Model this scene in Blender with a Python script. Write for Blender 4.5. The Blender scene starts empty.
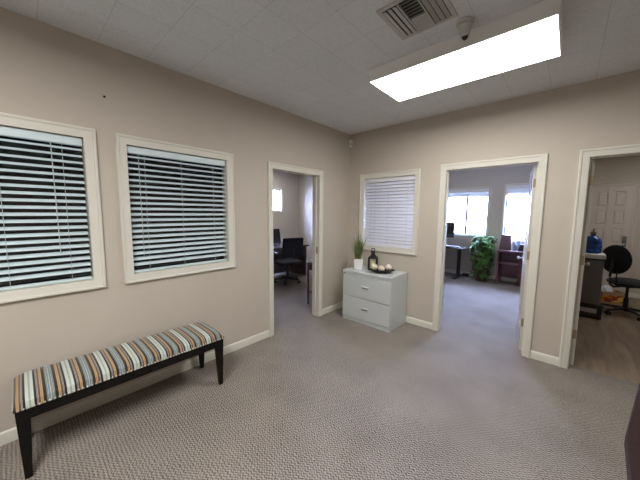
import bpy, bmesh, math, random
from mathutils import Vector, Matrix
random.seed(7)
SC = bpy.context.scene
COL = SC.collection
PI = math.pi

# ------------------------------------------------------------------ camera
cam_d = bpy.data.cameras.new('camera')
cam = bpy.data.objects.new('camera', cam_d)
COL.objects.link(cam)
SC.camera = cam
cam_d.sensor_fit = 'HORIZONTAL'
cam_d.sensor_width = 36.0
cam_d.lens = 272.57 / 640 * 36
cam_d.clip_start = 0.02
yaw, pitch, roll = 0.73677, -0.10078, 0.00914
fw = Vector((-math.sin(yaw) * math.cos(pitch), math.cos(yaw) * math.cos(pitch), math.sin(pitch)))
rt = Vector((math.cos(yaw), math.sin(yaw), 0))
up = rt.cross(fw)
r2 = rt * math.cos(roll) + up * math.sin(roll)
u2 = up * math.cos(roll) - rt * math.sin(roll)
m3 = Matrix((r2, u2, -fw)).transposed()
cam.matrix_world = Matrix.Translation((2.6246, -3.5771, 1.5254)) @ m3.to_4x4()

# ------------------------------------------------------------------ sky, lamps, exposure
world = bpy.data.worlds.new('sky')
SC.world = world
world.use_nodes = True
wn = world.node_tree
bg = wn.nodes['Background']
bg.inputs['Color'].default_value = (0.46, 0.56, 1.0, 1)
bg.inputs['Strength'].default_value = 105.0
LIGHT_MAIN = 19.5        # ceiling fixture in view
FILL_REAR = 37.0        # unseen fixture added behind the camera to brighten the main room
FILL_CONF = 11.0         # unseen fixture added to brighten the conference room
FILL_OFFICE = 4.0       # unseen fixture added to lift the office walls
FILL_BACK = 8.0         # unseen fixture added to brighten the back room
SC.view_settings.view_transform = 'Standard'
SC.view_settings.look = 'None'
SC.view_settings.gamma = 1
SC.view_settings.use_curve_mapping = False
SC.view_settings.exposure = 0.0
SC.cycles.use_denoising = True
SC.cycles.max_bounces = 10
SC.cycles.diffuse_bounces = 6
SC.cycles.sample_clamp_indirect = 6.0

# ------------------------------------------------------------------ materials
def srgb(r, g, b):
    return tuple(((c / 255) / 12.92 if c / 255 < 0.04045 else ((c / 255 + 0.055) / 1.055) ** 2.4) for c in (r, g, b)) + (1,)

def mat(name, col, rough=0.5, metal=0.0, noise=None, bump=None, spec=None, trans=0, emit=None, ior=None):
    """plain principled surface; noise=(scale, amount) varies the colour a little, bump=(scale, strength)"""
    m = bpy.data.materials.new(name)
    m.use_nodes = True
    nt = m.node_tree
    b = nt.nodes['Principled BSDF']
    b.inputs['Base Color'].default_value = col
    b.inputs['Roughness'].default_value = rough
    b.inputs['Metallic'].default_value = metal
    if spec is not None: b.inputs['Specular IOR Level'].default_value = spec
    if trans: b.inputs['Transmission Weight'].default_value = trans
    if ior: b.inputs['IOR'].default_value = ior
    if emit:
        b.inputs['Emission Color'].default_value = emit[0]
        b.inputs['Emission Strength'].default_value = emit[1]
    if noise or bump:
        tc = nt.nodes.new('ShaderNodeTexCoord')
    if noise:
        n = nt.nodes.new('ShaderNodeTexNoise')
        n.inputs['Scale'].default_value = noise[0]
        n.inputs['Detail'].default_value = 4
        nt.links.new(tc.outputs['Object'], n.inputs['Vector'])
        r = nt.nodes.new('ShaderNodeValToRGB')
        k = noise[1]
        r.color_ramp.elements[0].position = 0.3
        r.color_ramp.elements[1].position = 0.7
        r.color_ramp.elements[0].color = tuple(c * (1 - k) for c in col[:3]) + (1,)
        r.color_ramp.elements[1].color = tuple(min(1, c * (1 + k)) for c in col[:3]) + (1,)
        nt.links.new(n.outputs['Fac'], r.inputs['Fac'])
        nt.links.new(r.outputs['Color'], b.inputs['Base Color'])
    if bump:
        n = nt.nodes.new('ShaderNodeTexNoise')
        n.inputs['Scale'].default_value = bump[0]
        n.inputs['Detail'].default_value = 3
        nt.links.new(tc.outputs['Object'], n.inputs['Vector'])
        bn = nt.nodes.new('ShaderNodeBump')
        bn.inputs['Strength'].default_value = bump[1]
        bn.inputs['Distance'].default_value = 0.004
        nt.links.new(n.outputs['Fac'], bn.inputs['Height'])
        nt.links.new(bn.outputs['Normal'], b.inputs['Normal'])
    return m

def math_node(nt, op, a, b=None):
    n = nt.nodes.new('ShaderNodeMath'); n.operation = op
    for i, v in enumerate((a, b)):
        if v is None: continue
        if isinstance(v, (int, float)): n.inputs[i].default_value = v
        else: nt.links.new(v, n.inputs[i])
    return n.outputs[0]

def carpet_mat():
    """grey brown loop carpet woven in small zigzags"""
    m = bpy.data.materials.new('carpet'); m.use_nodes = True
    nt = m.node_tree; b = nt.nodes['Principled BSDF']
    tc = nt.nodes.new('ShaderNodeTexCoord')
    nz = nt.nodes.new('ShaderNodeTexNoise'); nz.inputs['Scale'].default_value = 22
    nt.links.new(tc.outputs['Object'], nz.inputs['Vector'])
    mp = nt.nodes.new('ShaderNodeMapping'); mp.inputs['Rotation'].default_value = (0, 0, math.radians(0))
    nt.links.new(tc.outputs['Object'], mp.inputs['Vector'])
    sx = nt.nodes.new('ShaderNodeSeparateXYZ'); nt.links.new(mp.outputs['Vector'], sx.inputs[0])
    wob = math_node(nt, 'MULTIPLY', math_node(nt, 'SUBTRACT', nz.outputs['Fac'], 0.5), 0.022)
    x = math_node(nt, 'ADD', sx.outputs['X'], wob)
    y = math_node(nt, 'ADD', sx.outputs['Y'], wob)
    tri = math_node(nt, 'PINGPONG', math_node(nt, 'MULTIPLY', x, 1 / 0.0125), 1.0)
    v = math_node(nt, 'ADD', math_node(nt, 'MULTIPLY', y, 1 / 0.019), math_node(nt, 'MULTIPLY', tri, 0.62))
    saw = math_node(nt, 'PINGPONG', v, 0.5)
    fine = nt.nodes.new('ShaderNodeTexNoise'); fine.inputs['Scale'].default_value = 120; fine.inputs['Detail'].default_value = 2
    nt.links.new(tc.outputs['Object'], fine.inputs['Vector'])
    big = nt.nodes.new('ShaderNodeTexNoise'); big.inputs['Scale'].default_value = 2.2; big.inputs['Detail'].default_value = 3
    nt.links.new(tc.outputs['Object'], big.inputs['Vector'])
    f = math_node(nt, 'ADD', math_node(nt, 'MULTIPLY', saw, 1.0), math_node(nt, 'MULTIPLY', fine.outputs['Fac'], 0.9))
    f = math_node(nt, 'ADD', f, math_node(nt, 'MULTIPLY', math_node(nt, 'SUBTRACT', big.outputs['Fac'], 0.5), 0.25))
    r = nt.nodes.new('ShaderNodeValToRGB')
    r.color_ramp.elements[0].position = 0.44; r.color_ramp.elements[0].color = CARPET_DARK
    r.color_ramp.elements[1].position = 0.90; r.color_ramp.elements[1].color = CARPET_LIGHT
    nt.links.new(f, r.inputs['Fac'])
    nt.links.new(r.outputs['Color'], b.inputs['Base Color'])
    b.inputs['Roughness'].default_value = 0.95
    b.inputs['Specular IOR Level'].default_value = 0.1
    bn = nt.nodes.new('ShaderNodeBump'); bn.inputs['Strength'].default_value = 0.5; bn.inputs['Distance'].default_value = 0.004
    nt.links.new(f, bn.inputs['Height']); nt.links.new(bn.outputs['Normal'], b.inputs['Normal'])
    return m

def ceiling_mat():
    """one foot square ceiling tiles with fissured faces and thin seams"""
    m = bpy.data.materials.new('ceiling_tile'); m.use_nodes = True
    nt = m.node_tree; b = nt.nodes['Principled BSDF']
    tc = nt.nodes.new('ShaderNodeTexCoord')
    mp = nt.nodes.new('ShaderNodeMapping'); mp.inputs['Location'].default_value = (0.03, 0.06, 0)
    nt.links.new(tc.outputs['Object'], mp.inputs['Vector'])
    br = nt.nodes.new('ShaderNodeTexBrick')
    br.offset = 0; br.squash = 1
    br.inputs['Scale'].default_value = 1.0
    br.inputs['Brick Width'].default_value = 0.305
    br.inputs['Row Height'].default_value = 0.305
    br.inputs['Mortar Size'].default_value = 0.0018
    br.inputs['Mortar Smooth'].default_value = 0.4
    br.inputs['Color1'].default_value = CEIL_COL
    br.inputs['Color2'].default_value = tuple(c * 0.965 for c in CEIL_COL[:3]) + (1,)
    br.inputs['Mortar'].default_value = tuple(c * 0.70 for c in CEIL_COL[:3]) + (1,)
    nt.links.new(mp.outputs['Vector'], br.inputs['Vector'])
    vo = nt.nodes.new('ShaderNodeTexNoise'); vo.inputs['Scale'].default_value = 60; vo.inputs['Detail'].default_value = 5
    vo.inputs['Distortion'].default_value = 1.4
    nt.links.new(tc.outputs['Object'], vo.inputs['Vector'])
    r = nt.nodes.new('ShaderNodeValToRGB')
    r.color_ramp.elements[0].position = 0.36; r.color_ramp.elements[0].color = (0.90, 0.90, 0.90, 1)
    r.color_ramp.elements[1].position = 0.52; r.color_ramp.elements[1].color = (1, 1, 1, 1)
    nt.links.new(vo.outputs['Fac'], r.inputs['Fac'])
    mx = nt.nodes.new('ShaderNodeMix'); mx.data_type = 'RGBA'; mx.blend_type = 'MULTIPLY'
    mx.inputs['Factor'].default_value = 1
    nt.links.new(br.outputs['Color'], mx.inputs[6]); nt.links.new(r.outputs['Color'], mx.inputs[7])
    nt.links.new(mx.outputs[2], b.inputs['Base Color'])
    b.inputs['Roughness'].default_value = 0.9
    bn = nt.nodes.new('ShaderNodeBump'); bn.inputs['Strength'].default_value = 0.3; bn.inputs['Distance'].default_value = 0.003
    nt.links.new(r.outputs['Color'], bn.inputs['Height']); nt.links.new(bn.outputs['Normal'], b.inputs['Normal'])
    return m

def plank_mat():
    m = bpy.data.materials.new('wood_planks'); m.use_nodes = True
    nt = m.node_tree; b = nt.nodes['Principled BSDF']
    tc = nt.nodes.new('ShaderNodeTexCoord')
    mp = nt.nodes.new('ShaderNodeMapping'); mp.inputs['Rotation'].default_value = (0, 0, math.radians(90))
    nt.links.new(tc.outputs['Object'], mp.inputs['Vector'])
    br = nt.nodes.new('ShaderNodeTexBrick'); br.offset = 0.37
    br.inputs['Scale'].default_value = 1.0
    br.inputs['Brick Width'].default_value = 1.2; br.inputs['Row Height'].default_value = 0.18
    br.inputs['Mortar Size'].default_value = 0.0015
    br.inputs['Color1'].default_value = srgb(146, 126, 106); br.inputs['Color2'].default_value = srgb(124, 105, 88)
    br.inputs['Mortar'].default_value = srgb(96, 80, 66)
    nt.links.new(mp.outputs['Vector'], br.inputs['Vector'])
    m2 = nt.nodes.new('ShaderNodeMapping'); m2.inputs['Scale'].default_value = (9, 1.2, 1)
    nt.links.new(tc.outputs['Object'], m2.inputs['Vector'])
    n = nt.nodes.new('ShaderNodeTexNoise'); n.inputs['Scale'].default_value = 1.4; n.inputs['Detail'].default_value = 4; n.inputs['Distortion'].default_value = 0.8
    nt.links.new(m2.outputs['Vector'], n.inputs['Vector'])
    r = nt.nodes.new('ShaderNodeValToRGB')
    r.color_ramp.elements[0].position = 0.35; r.color_ramp.elements[0].color = (0.62, 0.6, 0.58, 1)
    r.color_ramp.elements[1].position = 0.65; r.color_ramp.elements[1].color = (1, 1, 1, 1)
    nt.links.new(n.outputs['Fac'], r.inputs['Fac'])
    mx = nt.nodes.new('ShaderNodeMix'); mx.data_type = 'RGBA'; mx.blend_type = 'MULTIPLY'; mx.inputs['Factor'].default_value = 1
    nt.links.new(br.outputs['Color'], mx.inputs[6]); nt.links.new(r.outputs['Color'], mx.inputs[7])
    nt.links.new(mx.outputs[2], b.inputs['Base Color'])
    b.inputs['Roughness'].default_value = 0.45
    return m

def wood_mat(name, c1, c2, rough=0.35, axis=(1, 12, 12), spec=0.5):
    m = bpy.data.materials.new(name); m.use_nodes = True
    nt = m.node_tree; b = nt.nodes['Principled BSDF']
    tc = nt.nodes.new('ShaderNodeTexCoord')
    mp = nt.nodes.new('ShaderNodeMapping'); mp.inputs['Scale'].default_value = axis
    nt.links.new(tc.outputs['Object'], mp.inputs['Vector'])
    n = nt.nodes.new('ShaderNodeTexNoise'); n.inputs['Scale'].default_value = 4; n.inputs['Detail'].default_value = 5; n.inputs['Distortion'].default_value = 0.6
    nt.links.new(mp.outputs['Vector'], n.inputs['Vector'])
    r = nt.nodes.new('ShaderNodeValToRGB')
    r.color_ramp.elements[0].position = 0.35; r.color_ramp.elements[0].color = c1
    r.color_ramp.elements[1].position = 0.65; r.color_ramp.elements[1].color = c2
    nt.links.new(n.outputs['Fac'], r.inputs['Fac']); nt.links.new(r.outputs['Color'], b.inputs['Base Color'])
    b.inputs['Roughness'].default_value = rough
    b.inputs['Specular IOR Level'].default_value = spec
    return m

def stripe_mat():
    """satin upholstery: mirrored stripe repeat running across the bench"""
    m = bpy.data.materials.new('striped_fabric'); m.use_nodes = True
    nt = m.node_tree; b = nt.nodes['Principled BSDF']
    tc = nt.nodes.new('ShaderNodeTexCoord')
    sx = nt.nodes.new('ShaderNodeSeparateXYZ'); nt.links.new(tc.outputs['Object'], sx.inputs[0])
    t = math_node(nt, 'PINGPONG', math_node(nt, 'MULTIPLY', math_node(nt, 'ADD', sx.outputs['Y'], STRIPE_PHASE), 2 / STRIPE_PERIOD), 1.0)
    r = nt.nodes.new('ShaderNodeValToRGB'); r.color_ramp.interpolation = 'CONSTANT'
    pale = srgb(196, 204, 196); mid = srgb(160, 168, 156); navy = srgb(24, 26, 38); white = srgb(196, 190, 180)
    brown = srgb(58, 46, 38); tan = srgb(188, 156, 118); tan2 = srgb(160, 126, 92); olive = srgb(44, 40, 28); blue = srgb(142, 152, 150); blue2 = srgb(74, 82, 84)
    stops = [(0, mid), (.045, pale), (.20, navy), (.30, brown), (.325, white), (.345, brown), (.375, white), (.395, brown), (.43, srgb(132, 114, 104)), (.455, brown),
             (.49, tan), (.55, tan2), (.585, tan), (.63, olive), (.78, blue2), (.805, blue), (.84, blue2), (.865, srgb(180, 192, 196)), (.895, blue2), (.92, blue), (.955, blue2), (.975, srgb(186, 198, 202))]
    el = r.color_ramp.elements
    el[0].position = 0; el[0].color = stops[0][1]
    el[1].position = stops[1][0]; el[1].color = stops[1][1]
    for p, c in stops[2:]:
        e = el.new(p); e.color = c
    nt.links.new(t, r.inputs['Fac']); nt.links.new(r.outputs['Color'], b.inputs['Base Color'])
    b.inputs['Roughness'].default_value = 0.42
    b.inputs['Sheen Weight'].default_value = 0.15
    return m

def glass_mat(name, tint=(1, 1, 1, 1), reflect=0.06):
    """thin pane: mostly clear with a faint mirror"""
    m = bpy.data.materials.new(name); m.use_nodes = True
    nt = m.node_tree
    for n in list(nt.nodes):
        if n.type != 'OUTPUT_MATERIAL': nt.nodes.remove(n)
    out = [n for n in nt.nodes if n.type == 'OUTPUT_MATERIAL'][0]
    t = nt.nodes.new('ShaderNodeBsdfTransparent'); t.inputs['Color'].default_value = tint
    g = nt.nodes.new('ShaderNodeBsdfGlossy'); g.inputs['Roughness'].default_value = 0.03
    mx = nt.nodes.new('ShaderNodeMixShader'); mx.inputs['Fac'].default_value = reflect
    nt.links.new(t.outputs[0], mx.inputs[1]); nt.links.new(g.outputs[0], mx.inputs[2]); nt.links.new(mx.outputs[0], out.inputs['Surface'])
    return m

CARPET_DARK = (0.082, 0.068, 0.059, 1); CARPET_LIGHT = (0.385, 0.345, 0.305, 1)
CEIL_COL = (0.74, 0.765, 0.80, 1)
STRIPE_PERIOD = 0.172; STRIPE_PHASE = 0.036
WALL = mat('painted_wall', (0.555, 0.500, 0.430, 1), 0.75, noise=(3.0, 0.02), bump=(160, 0.10))
TRIM = mat('cream_trim', (0.72, 0.70, 0.625, 1), 0.42, noise=(8, 0.015))
CARPET = carpet_mat(); CEIL = ceiling_mat(); PLANK = plank_mat()
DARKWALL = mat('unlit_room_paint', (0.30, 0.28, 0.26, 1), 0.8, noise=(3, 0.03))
BLIND = mat('blind_slat', (0.68, 0.80, 0.84, 1), 0.45, noise=(20, 0.02))
BLINDW = mat('white_blind_slat', (0.80, 0.80, 0.86, 1), 0.5, noise=(20, 0.02))
CORD = mat('blind_cord', (0.55, 0.60, 0.62, 1), 0.8, noise=(90, 0.05))
GLASS = glass_mat('window_glass', (0.96, 0.98, 0.98, 1), 0.05)
DARKGLASS = glass_mat('interior_glass', (0.45, 0.48, 0.5, 1), 0.07)
ESPRESSO = wood_mat('espresso_wood', (0.004, 0.0035, 0.0035, 1), (0.008, 0.0065, 0.006, 1), 0.5, spec=0.22)
STRIPE = stripe_mat()
NAIL = mat('silver_nailhead', (0.75, 0.73, 0.68, 1), 0.3, 0.9, noise=(60, 0.05))
STEEL = mat('grey_painted_steel', srgb(205, 211, 213), 0.42, noise=(5, 0.015), bump=(320, 0.04))
BRASS = mat('brass', (0.36, 0.28, 0.17, 1), 0.4, 0.7, noise=(60, 0.05))
CHROME = mat('satin_metal', (0.55, 0.55, 0.56, 1), 0.3, 0.9, noise=(60, 0.04))
BLACKP = mat('black_plastic', (0.012, 0.012, 0.013, 1), 0.45, noise=(30, 0.1))
BLACKF = mat('black_fabric', (0.011, 0.011, 0.013, 1), 0.9, noise=(150, 0.25), bump=(300, 0.3))
BLACKM = mat('black_iron', (0.012, 0.011, 0.011, 1), 0.45, 0.3, noise=(40, 0.1))
WHITEC = mat('white_ceramic', (0.80, 0.80, 0.80, 1), 0.25, noise=(6, 0.01))
WHITEP = mat('white_plastic', (0.86, 0.86, 0.86, 1), 0.4, noise=(10, 0.01))
GRASS = mat('grass_blade', (0.17, 0.22, 0.075, 1), 0.55, noise=(14, 0.5))
LEAF = mat('leaf', (0.065, 0.145, 0.032, 1), 0.75, spec=0.2, noise=(7, 0.5))
STEM = mat('stem', (0.12, 0.10, 0.05, 1), 0.7, noise=(30, 0.2))
SOIL = mat('soil', (0.04, 0.03, 0.02, 1), 0.95, noise=(60, 0.3))
WAX = mat('cream_wax', (0.80, 0.70, 0.42, 1), 0.5, noise=(12, 0.03))
BALL = mat('woven_ball', (0.74, 0.64, 0.54, 1), 0.7, noise=(45, 0.25), bump=(70, 0.6))
BALLC = mat('cream_ball', (0.80, 0.74, 0.56, 1), 0.7, noise=(45, 0.22), bump=(70, 0.6))
REDWOOD = wood_mat('cherry_wood', (0.050, 0.013, 0.015, 1), (0.085, 0.022, 0.026, 1), 0.35)
DARKWOOD = wood_mat('dark_walnut', (0.035, 0.018, 0.014, 1), (0.06, 0.03, 0.024, 1), 0.3)
DESKWOOD = wood_mat('reddish_brown_laminate', (0.028, 0.013, 0.011, 1), (0.035, 0.017, 0.014, 1), 0.75, spec=0.15)
TABLETOP = wood_mat('polished_table_top', (0.030, 0.022, 0.022, 1), (0.045, 0.032, 0.032, 1), 0.18)
DOORP = mat('door_paint', (0.60, 0.57, 0.50, 1), 0.45, noise=(5, 0.015))
DOORG = mat('taupe_door_paint', (0.62, 0.56, 0.51, 1), 0.5, noise=(5, 0.02))
GREYP = mat('grey_plastic', (0.16, 0.155, 0.155, 1), 0.5, noise=(20, 0.05))
BLUEJ = mat('blue_jug_plastic', (0.012, 0.07, 0.30, 1), 0.2, noise=(6, 0.2))
CARD = mat('tan_cardboard', (0.42, 0.28, 0.16, 1), 0.8, noise=(20, 0.1))
VENTM = mat('vent_steel', (0.50, 0.49, 0.48, 1), 0.5, 0.1, noise=(12, 0.03))
VENTD = mat('vent_duct', (0.06, 0.058, 0.056, 1), 0.9, noise=(12, 0.1))
HOUSING = mat('fixture_housing', (0.86, 0.86, 0.86, 1), 0.5, noise=(9, 0.01))
def lamp_mat(name, s):
    m = mat(name, (0.9, 0.9, 0.9, 1), 0.6, emit=((1.0, 0.975, 0.945, 1), s))
    return m

# ------------------------------------------------------------------ mesh builder
class MB:
    def __init__(s): s.bm = bmesh.new()
    def _xf(s, vs, M):
        if M is not None: bmesh.ops.transform(s.bm, matrix=M, verts=vs)
    def box(s, x0, x1, y0, y1, z0, z1, M=None, r=0, seg=2):
        g = bmesh.ops.create_cube(s.bm, size=1)['verts']
        bmesh.ops.scale(s.bm, vec=(x1 - x0, y1 - y0, z1 - z0), verts=g)
        bmesh.ops.translate(s.bm, vec=((x0 + x1) / 2, (y0 + y1) / 2, (z0 + z1) / 2), verts=g)
        if r:
            es = list({e for v in g for e in v.link_edges})
            out = bmesh.ops.bevel(s.bm, geom=es, offset=r, segments=seg, affect='EDGES', profile=0.5)
            g = list({v for f in out['faces'] for v in f.verts} | {v for v in g if v.is_valid})
        s._xf(g, M); return s
    def cyl(s, p0, p1, r0, r1=None, n=16, caps=True):
        r1 = r0 if r1 is None else r1
        p0, p1 = Vector(p0), Vector(p1); d = p1 - p0
        q = d.to_track_quat('Z', 'Y').to_matrix().to_4x4()
        g = bmesh.ops.create_cone(s.bm, cap_ends=caps, cap_tris=False, segments=n, radius1=r0, radius2=max(r1, 1e-4), depth=d.length)['verts']
        bmesh.ops.transform(s.bm, matrix=Matrix.Translation((p0 + p1) / 2) @ q, verts=g); return s
    def sphere(s, c, r, sc=(1, 1, 1), u=20, v=12, M=None):
        g = bmesh.ops.create_uvsphere(s.bm, u_segments=u, v_segments=v, radius=r)['verts']
        bmesh.ops.scale(s.bm, vec=sc, verts=g); s._xf(g, M)
        bmesh.ops.translate(s.bm, vec=c, verts=g); return s
    def lathe(s, prof, n=24, c=(0, 0, 0), sx=1, sy=1):
        rings = []
        for r, z in prof:
            rings.append([s.bm.verts.new((c[0] + sx * r * math.cos(2 * PI * i / n), c[1] + sy * r * math.sin(2 * PI * i / n), c[2] + z)) for i in range(n)] if r > 1e-5 else [s.bm.verts.new((c[0], c[1], c[2] + z))])
        for a, b in zip(rings, rings[1:]):
            for i in range(n):
                j = (i + 1) % n
                if len(a) == 1 and len(b) == 1: continue
                if len(a) == 1: s.bm.faces.new((a[0], b[i], b[j]))
                elif len(b) == 1: s.bm.faces.new((a[i], a[j], b[0]))
                else: s.bm.faces.new((a[i], a[j], b[j], b[i]))
        if len(rings[0]) > 1: s.bm.faces.new(list(reversed(rings[0])))
        if len(rings[-1]) > 1: s.bm.faces.new(rings[-1])
        return s
    def tube(s, pts, r, n=8, closed=False):
        pts = [Vector(p) for p in pts]; rings = []
        for i, p in enumerate(pts):
            a = pts[i - 1] if (i or closed) else p
            b = pts[(i + 1) % len(pts)] if (i < len(pts) - 1 or closed) else p
            q = (b - a).to_track_quat('Z', 'Y')
            rr = r[i] if isinstance(r, (list, tuple)) else r
            rings.append([s.bm.verts.new(p + q @ Vector((rr * math.cos(2 * PI * k / n), rr * math.sin(2 * PI * k / n), 0))) for k in range(n)])
        pairs = list(zip(rings, rings[1:])) + ([(rings[-1], rings[0])] if closed else [])
        for a, b in pairs:
            for k in range(n):
                s.bm.faces.new((a[k], a[(k + 1) % n], b[(k + 1) % n], b[k]))
        if not closed:
            s.bm.faces.new(list(reversed(rings[0]))); s.bm.faces.new(rings[-1])
        return s
    def prism(s, poly, z0, z1):
        a = [s.bm.verts.new((x, y, z0)) for x, y in poly]; b = [s.bm.verts.new((x, y, z1)) for x, y in poly]
        n = len(poly)
        s.bm.faces.new(list(reversed(a))); s.bm.faces.new(b)
        for i in range(n): s.bm.faces.new((a[i], a[(i + 1) % n], b[(i + 1) % n], b[i]))
        return s
    def hexa(s, lo, hi):
        """eight corners: lo and hi are four points each, in the same order round"""
        a = [s.bm.verts.new(p) for p in lo]; b = [s.bm.verts.new(p) for p in hi]
        s.bm.faces.new(list(reversed(a))); s.bm.faces.new(b)
        for i in range(4): s.bm.faces.new((a[i], a[(i + 1) % 4], b[(i + 1) % 4], b[i]))
        return s
    def sweep(s, rings, closed):
        """rings: lists of points of the same profile at successive corners"""
        R = [[s.bm.verts.new(p) for p in ring] for ring in rings]
        n = len(R[0])
        pairs = list(zip(R, R[1:])) + ([(R[-1], R[0])] if closed else [])
        for a, b in pairs:
            for k in range(n): s.bm.faces.new((a[k], a[(k + 1) % n], b[(k + 1) % n], b[k]))
        if not closed:
            s.bm.faces.new(list(reversed(R[0]))); s.bm.faces.new(R[-1])
        return s
    def build(s, name, m, parent=None, bevel=0, smooth=True, subsurf=0):
        bmesh.ops.recalc_face_normals(s.bm, faces=s.bm.faces)
        me = bpy.data.meshes.new(name); s.bm.to_mesh(me); s.bm.free()
        me.materials.append(m)
        if smooth:
            me.shade_smooth(); me.set_sharp_from_angle(angle=math.radians(35))
        o = bpy.data.objects.new(name, me); COL.objects.link(o)
        if parent: o.parent = parent
        if bevel:
            md = o.modifiers.new('bevel', 'BEVEL'); md.width = bevel; md.segments = 2; md.limit_method = 'ANGLE'; md.harden_normals = False
        if subsurf:
            md = o.modifiers.new('subdivision', 'SUBSURF'); md.levels = md.render_levels = subsurf
        return o

def tag(o, label=None, cat=None, group=None, kind=None):
    if label: o['label'] = label
    if cat: o['category'] = cat
    if group: o['group'] = group
    if kind: o['kind'] = kind
    return o

def thing(name, loc, label=None, cat=None, group=None, rz=0, kind=None):
    o = bpy.data.objects.new(name, None); COL.objects.link(o)
    o.empty_display_size = 0.1
    o.location = loc; o.rotation_euler = (0, 0, rz)
    return tag(o, label, cat, group, kind)

def copy_tree(o, parent=None):
    c = o.copy(); COL.objects.link(c)
    if parent: c.parent = parent
    for ch in list(o.children): copy_tree(ch, c)
    return c

def struct(o, label=None, cat=None):
    o['kind'] = 'structure'
    return tag(o, label, cat)

# ------------------------------------------------------------------ room shell
H = 2.74
def wall_mb(axis, t0, t1, a0, a1, openings=(), z1=H):
    """wall with rectangular openings; axis 'x': thickness along x, runs along y"""
    mb = MB()
    def put(p0, p1, q0, q1):
        if p1 - p0 < 1e-4 or q1 - q0 < 1e-4: return
        if axis == 'x': mb.box(t0, t1, p0, p1, q0, q1)
        else: mb.box(p0, p1, t0, t1, q0, q1)
    cur = a0
    for oa0, oa1, oz0, oz1 in sorted(openings):
        put(cur, oa0, 0, z1); put(oa0, oa1, 0, oz0); put(oa0, oa1, oz1, z1); cur = oa1
    put(cur, a1, 0, z1)
    return mb

J = 0.018
W1 = (-4.08, -3.228, 1.005, 2.045); W2 = (-2.970, -2.118, 1.005, 2.045)     # clear openings, left wall
DA = (-1.535, -0.715, 0, 2.035)
W3 = (0.285, 1.080, 1.03, 2.035)                                            # back wall
DB = (1.475, 2.360, 0, 2.055); DC = (2.730, 3.600, 0, 2.055)
W4 = (0.275, 1.205, 1.02, 2.12); W5 = (1.545, 2.44, 0.95, 2.16)             # office, to the outside
W6 = (0.40, 1.50, 1.556, 2.155)                                             # conference room, to the outside
def grow(o, sill=True): return (o[0] - J, o[1] + J, o[2] - (J if o[2] > 0 else 0), o[3] + J)

struct(wall_mb('x', -0.12, 0, -6.5, 3.97, [grow(W1), grow(W2), grow(DA)]).build('wall_left', WALL, smooth=False), 'beige painted left wall with two blinds and a doorway', 'wall')
struct(wall_mb('y', 0, 0.12, 0, 5.1, [grow(W3), grow(DB), grow(DC)]).build('wall_back', WALL, smooth=False), 'beige painted back wall with a blind and two doorways', 'wall')
struct(wall_mb('x', 5.0, 5.1, -6.5, 0).build('wall_right', WALL, smooth=False), 'beige wall on the right, outside the photo', 'wall')
struct(wall_mb('y', -6.6, -6.5, -0.12, 5.1).build('wall_front', WALL, smooth=False), 'beige wall behind the photographer', 'wall')
struct(wall_mb('y', 3.85, 3.97, 0, 2.48, [grow(W4), grow(W5)]).build('wall_office_far', WALL, smooth=False), 'office far wall with two bright windows', 'wall')
struct(wall_mb('x', 2.48, 2.60, 0.12, 4.10).build('wall_office_right', WALL, smooth=False), 'wall between the office and the back room', 'wall')
struct(wall_mb('x', -3.62, -3.5, -1.82, 2.32, [grow(W6)]).build('wall_conference_far', WALL, smooth=False), 'conference room far wall with one small window', 'wall')
struct(wall_mb('y', 2.20, 2.32, -3.5, -0.12).build('wall_conference_right', WALL, smooth=False), 'conference room right wall', 'wall')
struct(wall_mb('y', -1.82, -1.70, -3.5, -0.12).build('wall_conference_near', WALL, smooth=False), 'conference room near wall', 'wall')
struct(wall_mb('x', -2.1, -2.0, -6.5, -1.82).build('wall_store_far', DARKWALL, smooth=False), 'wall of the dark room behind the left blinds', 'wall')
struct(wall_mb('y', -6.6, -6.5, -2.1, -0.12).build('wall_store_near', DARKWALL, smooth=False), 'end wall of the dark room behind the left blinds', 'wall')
struct(wall_mb('y', 4.0, 4.10, 2.60, 5.1).build('wall_backroom_far', WALL, smooth=False), 'back room far wall around the panelled door', 'wall')
struct(wall_mb('x', 5.0, 5.1, 0.12, 4.0).build('wall_backroom_right', WALL, smooth=False), 'back room right wall', 'wall')

fl = MB()
for b in [(-3.62, 5.1, -6.6, 0.06), (-3.62, 2.6, 0.06, 4.1)]: fl.box(b[0], b[1], b[2], b[3], -0.1, 0)
struct(fl.build('floor', CARPET, smooth=False), 'grey brown carpet woven in small zigzags', 'floor')
struct(MB().box(2.6, 5.1, 0.06, 4.1, -0.1, 0.0).build('floor_planks', PLANK, smooth=False), 'tan wood plank floor of the back room', 'floor')
struct(MB().box(-3.62, 5.1, -6.6, 4.1, H, H + 0.12).build('ceiling', CEIL, smooth=False), 'grey white ceiling of square fissured tiles', 'ceiling')

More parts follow.
